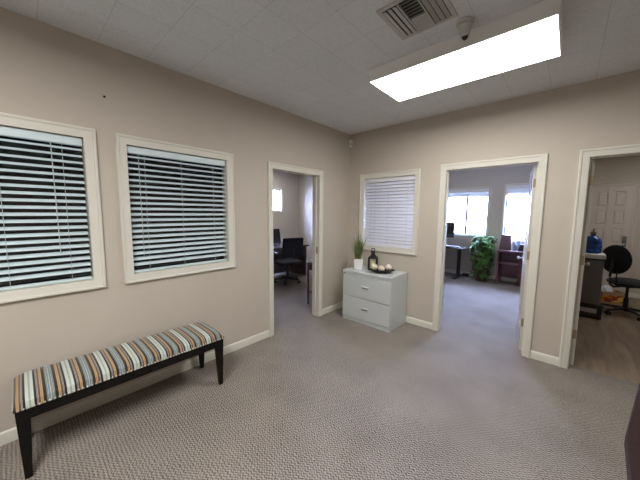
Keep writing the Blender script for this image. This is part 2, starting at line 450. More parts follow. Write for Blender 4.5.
# window and door trim ------------------------------------------------------
CASE = [(0.0, -0.001), (0.0, 0.013), (0.008, 0.016), (0.030, 0.018), (0.048, 0.021), (0.054, 0.027), (0.066, 0.027), (0.070, 0.022), (0.070, -0.001)]
mapA = lambda a, z, v: (v, a, z)                # left wall face, into the room = +x
mapB = lambda a, z, v: (a, -v, z)               # back wall face, into the room = -y
mapOff = lambda a, z, v: (a, 3.85 - v, z)
mapConf = lambda a, z, v: (-3.5 + v, a, z)
mapBack = lambda a, z, v: (a, 4.0 - v, z)
def casing(mb, o, mp, door=False, w=1.0):
    a0, a1, z0, z1 = o; rings = []
    if door: cs = [lambda u: (a0 - u, 0.0), lambda u: (a0 - u, z1 + u), lambda u: (a1 + u, z1 + u), lambda u: (a1 + u, 0.0)]
    else: cs = [lambda u: (a0 - u, z0 - u), lambda u: (a0 - u, z1 + u), lambda u: (a1 + u, z1 + u), lambda u: (a1 + u, z0 - u)]
    for c in cs: rings.append([mp(*c(u * w), v) for u, v in CASE])
    mb.sweep(rings, not door)
def jamb(mb, o, axis, t0, t1, door=False, stop=None):
    a0, a1, z0, z1 = o
    def put(p0, p1, q0, q1, s0=t0, s1=t1):
        if axis == 'x': mb.box(s0, s1, p0, p1, q0, q1)
        else: mb.box(p0, p1, s0, s1, q0, q1)
    zb = 0 if door else z0
    put(a0 - J, a0, zb, z1); put(a1, a1 + J, zb, z1); put(a0 - J, a1 + J, z1, z1 + J)
    if not door: put(a0 - J, a1 + J, z0 - J, z0)
    if stop:
        s0, s1 = stop
        put(a0, a0 + 0.011, 0, z1, s0, s1); put(a1 - 0.011, a1, 0, z1, s0, s1); put(a0 + 0.011, a1 - 0.011, z1 - 0.011, z1, s0, s1)

def inner_window(name, o, axis, mp, label, gl, gm):
    w = thing(name, (0, 0, 0), label, 'window', kind='structure')
    mb = MB(); casing(mb, o, mp); mb.build('window_casing', TRIM, w)
    mb = MB(); jamb(mb, o, axis, *((-0.119, 0.001) if axis == 'x' else (-0.001, 0.119))); mb.build('window_jamb', TRIM, w, smooth=False)
    a0, a1, z0, z1 = o
    mb = MB()
    (mb.box(gl - .003, gl + .003, a0, a1, z0, z1) if axis == 'x' else mb.box(a0, a1, gl - .003, gl + .003, z0, z1))
    mb.build('window_pane', gm, w, smooth=False)
    return w
inner_window('window_1', W1, 'x', mapA, 'cream framed interior window at the left edge of the photo', -0.10, DARKGLASS)
inner_window('window_2', W2, 'x', mapA, 'cream framed interior window between the left window and the doorway', -0.10, DARKGLASS)
inner_window('window_3', W3, 'y', mapB, 'cream framed interior window above the grey cabinet', 0.10, GLASS)

def trim_door(name, o, axis, mp, label, t, stop):
    mb = MB(); casing(mb, o, mp, True); jamb(mb, o, axis, t[0], t[1], True, stop)
    return struct(mb.build(name, TRIM), label, 'door trim')
tA = trim_door('trim_1', DA, 'x', mapA, 'cream casing of the conference room doorway in the left wall', (-0.121, 0.001), (-0.075, -0.045))
MB().box(-0.045, -0.015, DA[1] - 0.003, DA[1] + 0.001, 0.93, 1.03).box(-0.055, -0.04, DA[1] - 0.009, DA[1], 0.97, 0.99).build('strike_plate', BRASS, tA)
trim_door('trim_2', DB, 'y', mapB, 'cream casing of the office doorway in the back wall', (-0.001, 0.121), (0.035, 0.065))
trim_door('trim_3', DC, 'y', mapB, 'cream casing of the doorway at the right edge of the photo', (-0.001, 0.121), (0.035, 0.065))
struct(MB().box(DC[0], DC[1], 0.035, 0.085, 0, 0.006).build('trim_4', mat('dull_strip', (0.22, 0.20, 0.18, 1), 0.6, 0.3, noise=(40, 0.1)), bevel=0.003), 'metal strip where carpet meets wood planks', 'threshold')

def baseboard(name, segs, label):
    """segs: (axis, wall coordinate, direction into room, a0, a1)"""
    mb = MB(); prof = [(0, 0), (0.013, 0), (0.013, 0.070), (0.009, 0.080), (0.004, 0.085), (0, 0.085)]
    for ax, c, d, a0, a1 in segs:
        mb.sweep([[((c + d * t, a, z) if ax == 'x' else (a, c + d * t, z)) for t, z in prof] for a in (a0, a1)], False)
    struct(mb.build(name, TRIM), label, 'baseboard')
baseboard('baseboard_left', [('x', 0, 1, -6.5, DA[0] - 0.071), ('x', 0, 1, DA[1] + 0.071, 0)], 'cream baseboard along the left wall')
baseboard('baseboard_back', [('y', 0, -1, 0.013, DB[0] - 0.071), ('y', 0, -1, DB[1] + 0.071, DC[0] - 0.071), ('y', 0, -1, DC[1] + 0.071, 5.0)], 'cream baseboard along the back wall')
baseboard('baseboard_office', [('y', 3.85, -1, 0, 2.48), ('x', 0, 1, 0.12, 3.837)], 'cream baseboard in the office')
baseboard('baseboard_conference', [('x', -3.5, 1, -1.7, 2.2), ('y', 2.2, -1, -3.487, -0.12)], 'cream baseboard in the conference room')
baseboard('baseboard_backroom', [('y', 4.0, -1, 3.56, 5.0)], 'baseboard in the back room')

# outside windows -----------------------------------------------------------
DARKFRAME = mat('bronze_window_frame', (0.045, 0.030, 0.035, 1), 0.5, noise=(20, 0.1))
def outer_window(name, o, axis, mp, label, s, mull=True, fm=DARKFRAME):
    """s = (face of the wall towards the room, outer face)"""
    a0, a1, z0, z1 = o
    w = thing(name, (0, 0, 0), label, 'window', kind='structure')
    t0, t1 = min(s), max(s)
    mb = MB(); jamb(mb, o, axis, t0, t1); casing(mb, o, mp, w=0.55); mb.build('window_jamb', TRIM, w)
    def bx(mb, p0, p1, q0, q1, d0, d1):
        if axis == 'x': mb.box(d0, d1, p0, p1, q0, q1)
        else: mb.box(p0, p1, d0, d1, q0, q1)
    c = s[1] - (s[1] - s[0]) * 0.28; f = 0.028
    mb = MB(); bx(mb, a0, a0 + f, z0, z1, c - .02, c + .02); bx(mb, a1 - f, a1, z0, z1, c - .02, c + .02)
    bx(mb, a0 + f, a1 - f, z0, z0 + f, c - .02, c + .02); bx(mb, a0 + f, a1 - f, z1 - f, z1, c - .02, c + .02)
    if mull: m = (a0 + a1) / 2; bx(mb, m - .024, m + .024, z0 + f, z1 - f, c - .022, c + .022)
    mb.build('window_frame', fm, w, smooth=False)
    mb = MB(); bx(mb, a0 + f, a1 - f, z0 + f, z1 - f, c - .003, c + .003); mb.build('window_pane', GLASS, w, smooth=False)
    return w
outer_window('window_4', W4, 'y', mapOff, 'bright sliding window at the left of the office far wall', (3.85, 3.97))
outer_window('window_5', W5, 'y', mapOff, 'bright window at the right of the office far wall', (3.85, 3.97))
outer_window('window_6', W6, 'x', mapConf, 'small high bright window in the conference room', (-3.5, -3.62), True, TRIM)

# ------------------------------------------------------------------ outdoors
PAVE = mat('pale_paving', (0.60, 0.60, 0.58, 1), 0.9, noise=(2, 0.06))
struct(MB().box(-20, 20, 4.1, 40, -0.25, -0.15).box(-20, -3.62, -10, 4.1, -0.25, -0.15).build('ground', PAVE, smooth=False), 'pale paving outside the windows', 'ground')

# ------------------------------------------------------------------ ceiling fixtures
def light_fixture(name, loc, size, depth, strength, label, rim=0.012):
    t = thing(name, loc, label, 'ceiling light')
    lx, ly = size[0] / 2, size[1] / 2
    mb = MB()
    mb.box(-lx, lx, -ly, -ly + rim, -depth, 0).box(-lx, lx, ly - rim, ly, -depth, 0)
    mb.box(-lx, -lx + rim, -ly + rim, ly - rim, -depth, 0).box(lx - rim, lx, -ly + rim, ly - rim, -depth, 0)
    mb.box(-lx + rim, lx - rim, -ly + rim, ly - rim, -0.02, 0)
    mb.build('light_housing', HOUSING, t, smooth=False, bevel=0.003)
    MB().box(-lx + rim, lx - rim, -ly + rim, ly - rim, -depth + 0.004, -depth + 0.010).build('light_diffuser', lamp_mat('lit_diffuser_%d' % strength, strength), t, smooth=False)
    return t
light_fixture('ceiling_light', (1.887, -1.20, H), (1.240, 0.56), 0.10, LIGHT_MAIN, 'large rectangular glowing ceiling light fixture hanging below the tiles')
light_fixture('ceiling_light', (1.9, -4.15, H), (1.255, 0.56), 0.10, FILL_REAR, 'unseen rectangular ceiling light added for brightness behind the photographer')
light_fixture('ceiling_light', (-2.5, 0.75, H), (1.255, 0.56), 0.10, FILL_CONF, 'unseen ceiling light added to brighten the conference room, above the door head')
light_fixture('ceiling_light', (1.2, 2.6, H), (1.255, 0.56), 0.10, FILL_OFFICE, 'unseen ceiling light added to brighten the office, above the door head')
light_fixture('ceiling_light', (3.9, 2.5, H), (1.255, 0.56), 0.10, FILL_BACK, 'unseen ceiling light added to brighten the back room, above the door head')

v = thing('ceiling_vent', (1.85, -1.86, H), 'grey louvred air vent in the ceiling beside the light', 'air vent')
mb = MB(); a = 0.18; b = 0.155
mb.box(-a, a, -a, -b, -0.008, 0).box(-a, a, b, a, -0.008, 0).box(-a, -b, -b, b, -0.008, 0).box(b, a, -b, b, -0.008, 0)
mb.box(-0.058, -0.050, -b, b, -0.016, 0).box(0.050, 0.058, -b, b, -0.016, 0)
mb.build('vent_frame', VENTM, v, smooth=False)
MB().box(-b, b, -b, b, -0.0035, -0.0005).build('vent_duct', VENTD, v, smooth=False)
def louvre(cx, cy, L, w, ang, along):
    mb = MB()
    M = Matrix.Translation((cx, cy, -0.012)) @ (Matrix.Rotation(ang, 4, 'Y') if along == 'y' else Matrix.Rotation(ang, 4, 'X'))
    if along == 'y': mb.box(-w / 2, w / 2, -L / 2, L / 2, -0.0009, 0.0009, M)
    else: mb.box(-L / 2, L / 2, -w / 2, w / 2, -0.0009, 0.0009, M)
    return mb.build('louvre', VENTM, v, smooth=False)
for i in range(3): louvre(-0.139 + i * 0.031, 0, 0.30, 0.025, math.radians(14), 'y')
for i in range(3): louvre(0.077 + i * 0.031, 0, 0.30, 0.024, math.radians(-38), 'y')
for i in range(11): louvre(0, -0.140 + i * 0.028, 0.096, 0.022, math.radians(35 if i < 6 else -35), 'x')

SENSORW = mat('grey_white_plastic', (0.55, 0.55, 0.55, 1), 0.5, noise=(10, 0.01))
s = thing('ceiling_sensor', (2.045, -1.585, H), 'small white ceiling sensor with dark oval tip between vent and light', 'sensor')
MB().lathe([(0.0, 0), (0.052, 0), (0.052, -0.012), (0.044, -0.018), (0, -0.018)]).build('sensor_base', SENSORW, s)
M = Matrix.Translation((0, 0, -0.016)) @ Matrix.Rotation(math.radians(14), 4, 'X')
mb = MB(); mb.lathe([(0, 0.004), (0.040, 0.004), (0.036, -0.03), (0.024, -0.065), (0.0, -0.067)]); bmesh.ops.transform(mb.bm, matrix=M, verts=mb.bm.verts); mb.build('sensor_body', SENSORW, s)
mb = MB(); mb.sphere((0, 0.0, -0.066), 0.019, (1, 1, 1.15)); bmesh.ops.transform(mb.bm, matrix=M, verts=mb.bm.verts); tag(mb.build('sensor_lens', BLACKP, s), 'dark oval tip')

d = thing('motion_detector', (0.0, 0.0, 2.535), 'small white motion detector high in the room corner', 'detector', rz=math.radians(-45))
MB().hexa([(0.030, -.030, 0), (0.072, -.026, 0), (0.072, .026, 0), (0.030, .030, 0)], [(0.030, -.030, .115), (0.060, -.027, .115), (0.060, .027, .115), (0.030, .030, .115)]).build('detector_body', WHITEP, d, bevel=0.005)
MB().box(0.058, 0.074, -0.020, 0.020, 0.022, 0.058, r=0.005).build('detector_lens', mat('lens_grey', (0.62, 0.62, 0.66, 1), 0.3, noise=(50, 0.05)), d)
MB().cyl((0, 0, 0.08), (0.034, 0, 0.08), 0.012).build('mount', WHITEP, d)

tag(MB().cyl((-0.01, -3.091, 2.365), (0.012, -3.091, 2.365), 0.004).cyl((0.012, -3.091, 2.365), (0.014, -3.091, 2.365), 0.008).build('wall_nail', BLACKM), 'small dark nail high in the left wall above the gap between windows', 'nail')

# ------------------------------------------------------------------ blinds
def blind(name, o, axis, depth, mp, label, m, tilt, cords, pitch=0.0465, sw=0.050, group='horizontal blinds in the cream framed windows', wand=None):
    """depth: plane of the slats measured as mp's third value"""
    a0, a1, z0, z1 = o; g = 0.006
    A0, A1 = a0 + g, a1 - g
    t = thing(name, mp((a0 + a1) / 2, z1, depth), label, 'window blind', group)
    ox, oy, oz = t.location
    L = lambda a, z, v: Vector(mp(a, z, v)) - Vector((ox, oy, oz))
    def bar(p0, p1, q0, q1, d0, d1):
        mb = MB(); mb.hexa([L(p0, q0, d0), L(p1, q0, d0), L(p1, q0, d1), L(p0, q0, d1)], [L(p0, q1, d0), L(p1, q1, d0), L(p1, q1, d1), L(p0, q1, d1)]); return mb
    bar(A0, A1, z1 - 0.058, z1 - 0.004, depth - 0.02, depth + 0.026).build('headrail', m, t, bevel=0.003)
    bar(A0, A1, z0 + 0.004, z0 + 0.020, depth - 0.024, depth + 0.024).build('bottom_rail', m, t, bevel=0.003)
    mb = MB(); z = z1 - 0.058 - pitch * 0.55; ct, st = math.cos(tilt), math.sin(tilt); n = 0
    while z > z0 + 0.035:
        sect = []
        for side in (1, -1):
            for k in (range(5) if side == 1 else range(4, -1, -1)):
                q = (k / 4 - 0.5) * sw; c = 0.0028 * (1 - (2 * k / 4 - 1) ** 2) + side * 0.0011
                sect.append((q * ct + c * st, -q * st + c * ct))        # room side edge hangs lower
        mb.sweep([[L(a, z + dz, depth + dv) for dv, dz in sect] for a in (A0 + 0.002, A1 - 0.002)], False)
        z -= pitch
    mb.build('slats', m, t)
    for c in cords:
        for dv in (0.5 * sw * ct + 0.002,):
            MB().tube([L(c, z1 - 0.05, depth + dv), L(c, z0 + 0.012, depth + dv)], 0.0017, 6).build('ladder_cord', CORD, t)
    if wand:
        a, ze = wand
        MB().tube([L(a, z1 - 0.05, depth + 0.030), L(a + 0.004, ze, depth + 0.034)], 0.0026, 8).build('tilt_wand', CORD, t)
blind('window_blind', W1, 'x', -0.040, mapA, 'pale horizontal blind in front of dark glass at the left edge of the photo', BLIND, math.radians(24), (-3.345, -3.645, -3.97), wand=(-3.40, 1.22))
blind('window_blind', W2, 'x', -0.040, mapA, 'pale horizontal blind in front of dark glass, left of the conference doorway', BLIND, math.radians(24), (-2.845, -2.555, -2.255), wand=(-2.89, 1.15))
blind('window_blind', W3, 'y', -0.040, mapB, 'nearly closed white blind in the window above the grey cabinet', BLINDW, math.radians(46), (0.40, 0.68, 0.97), wand=(0.47, 1.2))

def raised_blind(o, label):
    a0, a1, z0, z1 = o
    t = thing('raised_blind', ((a0 + a1) / 2, 3.875, z1), label, 'window blind', 'raised blinds in the office windows'); w = (a1 - a0) / 2 - 0.006
    MB().box(-w, w, -0.02, 0.025, -0.075, -0.004).build('headrail', WHITEP, t, bevel=0.003)
    mb = MB()
    for i in range(16): mb.box(-w, w, -0.02, 0.026, -0.082 - i * 0.0066, -0.078 - i * 0.0066)
    mb.build('slats', WHITEP, t, smooth=False)
    MB().box(-w, w, -0.022, 0.026, -0.205, -0.186).build('bottom_rail', WHITEP, t, bevel=0.003)
raised_blind(W4, 'raised blind bunched at the top of the left office window')
raised_blind(W5, 'raised blind bunched at the top of the right office window')

# ------------------------------------------------------------------ doors
def door_leaf(name, hinge, ang, width, hgt, m, label, thick=0.038, sgn=1):
    """leaf hangs at hinge (x, y); local +y runs from the hinge to the latch side, thickness towards sgn * x"""
    t = thing(name, (hinge[0], hinge[1], 0.008), label, 'door', rz=ang, kind='structure')
    x0, x1 = sorted((0, sgn * thick))
    mb = MB(); mb.box(x0 + .008, x1 - .008, 0.0, width, 0, hgt)
    st = 0.11; cols = [(st, width / 2 - .05), (width / 2 + .05, width - st)]
    rows = [(0.22, 0.80), (0.95, 1.50), (1.62, hgt - 0.12)]
    for xa, xb in ((x0, x0 + .008), (x1 - .008, x1)):
        mb.box(xa, xb, 0, st, 0, hgt).box(xa, xb, width - st, width, 0, hgt).box(xa, xb, cols[0][1], cols[1][0], 0, hgt)
        zs = [0] + [z for r in rows for z in r] + [hgt]
        for c in cols:
            for z0_, z1_ in zip(zs[0::2], zs[1::2]): mb.box(xa, xb, c[0], c[1], z0_, z1_)
    mb.build('door_leaf', m, t, smooth=False)
    for z in (0.28, 1.03, 1.80):
        q = MB().box(x0 + .004, x1 - .003, -0.0025, 0.0005, z, z + 0.09); cx = x1 if sgn < 0 else x0
        q.cyl((cx, -0.005, z), (cx, -0.005, z + 0.09), 0.006, n=10); q.build('hinge', BRASS, t)
    for sx, xx in ((-1, x0), (1, x1)):
        MB().cyl((xx, width - .065, .94), (xx + sx * .008, width - .065, .94), .030).cyl((xx + sx * .008, width - .065, .94), (xx + sx * .035, width - .065, .94), .010).sphere((xx + sx * .05, width - .065, .94), .021, (.8, 1, 1)).build('door_knob', CHROME, t)
    return t
door_leaf('door_1', (DB[1] - 0.004, 0.098), math.radians(7.2), 0.87, 2.035, DOORP, 'cream office door standing open into the office', sgn=-1)
door_leaf('door_2', (DC[0] + 0.004, 0.098), math.radians(-1.0), 0.85, 2.035, DOORP, 'cream door standing open into the back room', sgn=1)

dr = thing('door_3', (0, 0, 0), 'closed taupe door with rows of square panels in the back room', 'door', kind='structure')
x0, x1 = 2.66, 3.47
mb = MB(); mb.box(x0, x1, 3.955, 3.998, 0.01, 2.06)
cols = [(3.235 - 0.228 * i, 3.382 - 0.228 * i) for i in range(3)]
rows = [(1.685 - 0.345 * i, 1.965 - 0.345 * i) for i in range(5)]
xs = [x0] + [q for c in reversed(cols) for q in c] + [x1]; zs = [0.01] + [q for r in reversed(rows) for q in r] + [2.06]
for a_, b_ in zip(xs[0::2], xs[1::2]): mb.box(a_, b_, 3.940, 3.956, 0.01, 2.06)
for a_, b_ in zip(zs[0::2], zs[1::2]):
    for c in cols: mb.box(c[0], c[1], 3.940, 3.956, a_, b_)
for c in cols:
    for r in rows: mb.hexa([(c[0] + .018, 3.956, r[0] + .018), (c[1] - .018, 3.956, r[0] + .018), (c[1] - .018, 3.956, r[1] - .018), (c[0] + .018, 3.956, r[1] - .018)],
                           [(c[0] + .034, 3.945, r[0] + .034), (c[1] - .034, 3.945, r[0] + .034), (c[1] - .034, 3.945, r[1] - .034), (c[0] + .034, 3.945, r[1] - .034)])
mb.build('door_leaf', DOORG, dr, smooth=False)
mb = MB(); casing(mb, (x0, x1, 0, 2.07), mapBack, True); mb.build('door_casing', DOORG, dr)
MB().box(3.392, 3.450, 3.925, 3.942, 0.94, 1.14, r=0.006).build('lock_plate', GREYP, dr)
MB().cyl((3.42, 3.925, 0.99), (3.42, 3.885, 0.99), 0.012).cyl((3.425, 3.89, 0.99), (3.33, 3.89, 0.985), 0.009).build('door_lever', CHROME, dr)

# ------------------------------------------------------------------ bench
b = thing('upholstered_bench', (0.255, -3.055, 0), 'long backless bench with multicolour striped satin seat and dark tapered legs under the windows', 'bench')
bx, by = 0.205, 0.612
mb = MB()
nx, ny = 12, 40; top = []
sx_, sy_ = bx + 0.006, by + 0.006
def prof_z(u, w):     # u, w in -1..1 : soft rounded pillow edge
    ex = 1 - abs(u) ** 9; ey = 1 - abs(w) ** 26
    return 0.430 + 0.046 * (max(ex, 0) * max(ey, 0)) ** 0.45 + 0.012 * (1 - u * u) * (1 - w ** 8)
def spread(i, n, k):  # denser towards the edges
    t = i / n * 2 - 1
    return math.copysign(1 - (1 - abs(t)) ** k, t)
grid = [[mb.bm.verts.new((spread(i, nx, 1.7) * sx_, spread(j, ny, 1.9) * sy_, prof_z(spread(i, nx, 1.7), spread(j, ny, 1.9)))) for j in range(ny + 1)] for i in range(nx + 1)]
for i in range(nx):
    for j in range(ny): mb.bm.faces.new((grid[i][j], grid[i + 1][j], grid[i + 1][j + 1], grid[i][j + 1]))
edge = [grid[i][0] for i in range(nx + 1)] + [grid[nx][j] for j in range(1, ny + 1)] + [grid[i][ny] for i in range(nx - 1, -1, -1)] + [grid[0][j] for j in range(ny - 1, 0, -1)]
low = [mb.bm.verts.new((v_.co.x, v_.co.y, 0.418)) for v_ in edge]
for i in range(len(edge)): j = (i + 1) % len(edge); mb.bm.faces.new((edge[i], edge[j], low[j], low[i]))
mb.bm.faces.new(low)
mb.build('seat_cushion', STRIPE, b)
mb = MB(); ap = 0.022
mb.box(-bx, bx, -by, -by + ap, .352, .420).box(-bx, bx, by - ap, by, .352, .420).box(-bx, -bx + ap, -by + ap, by - ap, .352, .420).box(bx - ap, bx, -by + ap, by - ap, .352, .420)
mb.build('apron', ESPRESSO, b, bevel=0.003)
for qx in (-1, 1):
    for qy in (-1, 1):
        X, Y = qx * (bx + .001), qy * (by + .001); wt, wb = 0.062, 0.032; sl = 0.012
        lo = [(X - qx * 0.004, Y - qy * sl, 0), (X - qx * (wb + .004), Y - qy * sl, 0), (X - qx * (wb + .004), Y - qy * (wb + sl), 0), (X - qx * 0.004, Y - qy * (wb + sl), 0)]
        hi = [(X, Y, .416), (X - qx * wt, Y, .416), (X - qx * wt, Y - qy * wt, .416), (X, Y - qy * wt, .416)]
        MB().hexa(lo, hi).build('leg', ESPRESSO, b, bevel=0.003)
nm = None
def nail_at(x, y):
    global nm
    if nm is None:
        mb = MB(); mb.sphere((0, 0, 0), 0.0055, u=8, v=6); nm = mb.build('nailhead', NAIL, b); o = nm
    else:
        o = nm.copy(); COL.objects.link(o)
    o.location = (x, y, 0.424)
for i in range(58): nail_at(bx + .006, -by + 0.012 + i * (2 * by - 0.024) / 57)
for i in range(19):
    nail_at(-bx + .02 + i * 0.0205, by + .006); nail_at(-bx + .02 + i * 0.0205, -by - .006)

# ------------------------------------------------------------------ filing cabinet and what stands on it
c = thing('filing_cabinet', (0.661, -0.262, 0), 'pale grey steel two drawer lateral filing cabinet in the corner', 'filing cabinet')
hx, hy = 0.378, 0.238
MB().box(-hx, hx, -hy + 0.022, hy, 0, 0.690).build('cabinet_body', STEEL, c, bevel=0.003)
MB().box(-hx - .002, hx + .002, -hy - .002, hy, 0.690, 0.716).build('cabinet_top', STEEL, c, bevel=0.004)
MB().box(-hx + .004, hx - .004, -hy + .010, -hy + .022, 0.0, 0.052).build('plinth', STEEL, c, smooth=False)
for z0_, z1_ in ((0.058, 0.350), (0.358, 0.650)):
    dw = MB().box(-hx + .004, hx - .004, -hy, -hy + .0225, z0_, z1_).build('drawer', STEEL, c, bevel=0.004)
    zc = z0_ + 0.150
    MB().box(-0.055, 0.055, -hy - .003, -hy + .001, zc - .022, zc + .022).box(-0.055, 0.055, -hy - .014, -hy - .002, zc + .010, zc + .020).build('drawer_handle', STEEL, dw, bevel=0.002)
    tag(MB().box(-0.048, 0.048, -hy - .0045, -hy - .0025, zc - .006, zc + .008).build('label_holder', BRASS, dw), 'brass coloured pull strip')
MB().box(-hx + .004, hx - .004, -hy + .004, -hy + .0225, 0.655, 0.690).build('lock_rail', STEEL, c, smooth=False)
MB().cyl((-hx + .035, -hy + .004, .672), (-hx + .035, -hy - .004, .672), .011).build('key_lock', GREYP, c)
CT = 0.716

p = thing('potted_grass', (0.405, -0.30, CT), 'spiky green grass plant in a square white pot on the cabinet', 'potted plant', rz=math.radians(38))
mb = MB(); w0, w1, h_ = 0.058, 0.066, 0.150; wi = 0.058
lo = [(-w0, -w0, 0), (w0, -w0, 0), (w0, w0, 0), (-w0, w0, 0)]; hi = [(-w1, -w1, h_), (w1, -w1, h_), (w1, w1, h_), (-w1, w1, h_)]; hi2 = [(-wi, -wi, h_), (wi, -wi, h_), (wi, wi, h_), (-wi, wi, h_)]; bt = [(-wi, -wi, h_ - .02), (wi, -wi, h_ - .02), (wi, wi, h_ - .02), (-wi, wi, h_ - .02)]
mb.sweep([lo, hi, hi2, bt], False)
mb.build('pot', WHITEC, p, bevel=0.003)
MB().box(-.057, .057, -.057, .057, h_ - .022, h_ - .012).build('soil', SOIL, p, smooth=False)
mb = MB()
for i in range(175):
    az = random.uniform(0, 2 * PI); r0 = random.uniform(0, .04); lean = random.uniform(0.0, 1.0) ** 1.15
    Ls = random.uniform(.22, .45) * (1 - .15 * lean); wd = random.uniform(.0025, .0048); out = lean * random.uniform(.08, .23)
    droop = random.uniform(0, .06) * lean
    base = Vector((r0 * math.cos(az), r0 * math.sin(az), h_ - .015)); dv = Vector((math.cos(az), math.sin(az), 0)); sd = Vector((-math.sin(az + random.uniform(-1, 1)), math.cos(az), 0)).normalized()
    prev = None
    for k in range(6):
        t = k / 5; pt = base + dv * out * t ** 1.6 + Vector((0, 0, Ls * t - droop * t ** 3)); ww = wd * (1 - t ** 2 * .92)
        cur = (mb.bm.verts.new(pt - sd * ww), mb.bm.verts.new(pt + dv * ww * .35), mb.bm.verts.new(pt + sd * ww))
        if prev:
            mb.bm.faces.new((prev[0], prev[1], cur[1], cur[0])); mb.bm.faces.new((prev[1], prev[2], cur[2], cur[1]))
        prev = cur
mb.build('grass_blades', GRASS, p)

l = thing('candle_lantern', (0.600, -0.215, CT), 'black metal candle lantern with domed top on the cabinet', 'lantern', rz=math.radians(25))
q = .056
MB().box(-q - .006, q + .006, -q - .006, q + .006, 0, .022, r=.004).build('lantern_base', BLACKM, l)
for sx in (-1, 1):
    for sy in (-1, 1): MB().box(sx * q - .009, sx * q + .009, sy * q - .009, sy * q + .009, .020, .165).build('lantern_post', BLACKM, l, bevel=.002)
mb = MB(); mb.box(-q - .010, q + .010, -q - .010, q + .010, .163, .180, r=.004)
mb.hexa([(-q - .006, -q - .006, .179), (q + .006, -q - .006, .179), (q + .006, q + .006, .179), (-q - .006, q + .006, .179)], [(-.030, -.030, .212), (.030, -.030, .212), (.030, .030, .212), (-.030, .030, .212)])
mb.build('lantern_roof', BLACKM, l, bevel=.002)
MB().lathe([(.028, .210), (.030, .222), (.024, .236), (.036, .242), (.026, .262), (.010, .272), (0, .273)]).build('lantern_cap', BLACKM, l)
MB().tube([(.022 * math.cos(a_), 0, .286 + .022 * math.sin(a_)) for a_ in [2 * PI * i / 20 for i in range(20)]], .006, 8, True).build('ring_handle', BLACKM, l)
mb = MB()
for sx, sy in ((0, -q), (0, q), (-q, 0), (q, 0)):
    (mb.box(-q + .009, q - .009, sy - .001, sy + .001, .022, .163) if sx == 0 else mb.box(sx - .001, sx + .001, -q + .009, q - .009, .022, .163))
mb.build('lantern_glass', GLASS, l, smooth=False)
cd = thing('pillar_candle', (0.600, -0.215, CT + .022), 'cream pillar candle inside the black lantern', 'candle')
MB().lathe([(0, 0), (.036, 0), (.037, .004), (.037, .104), (.033, .110), (.012, .106), (0, .105)]).build('wax', WAX, cd)
MB().cyl((0, 0, .104), (.002, 0, .120), .0016, n=6).build('wick', BLACKM, cd)

tr = thing('oval_tray', (0.808, -0.335, CT), 'black boat shaped tray holding three decorative balls on the cabinet', 'tray', rz=math.radians(30))
MB().lathe([(0, 0), (.05, 0), (.075, .004), (.125, .022), (.170, .046), (.180, .052), (.172, .053), (.115, .030), (.070, .012), (0, .009)], 40, sy=.50).build('bowl', BLACKM, tr)
for (lx, ly, r, m_, lb) in ((-.095, .0, .045, BALLC, 'cream decorative ball at the left end of the black tray'), (.0, -.004, .045, BALL, 'pinkish decorative ball in the middle of the black tray'), (.095, .002, .045, BALL, 'pinkish decorative ball at the right end of the black tray')):
    ca, sa = math.cos(math.radians(30)), math.sin(math.radians(30))
    rr = math.hypot(lx, ly * 2); zz = .011 + max(0, rr - .05) * .55
    o = MB().sphere((0, 0, 0), r, u=24, v=16).build('decorative_ball', m_)
    o.location = (0.808 + lx * ca - ly * sa, -0.335 + lx * sa + ly * ca, CT + zz + r + .002)
    tag(o, lb, 'decorative ball', 'decorative balls in the tray')

# ------------------------------------------------------------------ dark desk at the right edge
dk = thing('desk', (2.83, -2.19, 0), 'dark reddish brown desk cut off by the lower right edge of the photo', 'desk')
MB().prism([(-0.015, -0.235), (0.0, 0.0), (0.095, 0.50), (0.85, 0.62), (0.85, -0.90), (-0.05, -0.90)], .715, .752).build('desk_top', DESKWOOD, dk, bevel=.004)
MB().box(.32, .80, -.80, .35, 0.0, .715).build('pedestal', DESKWOOD, dk, bevel=.003)

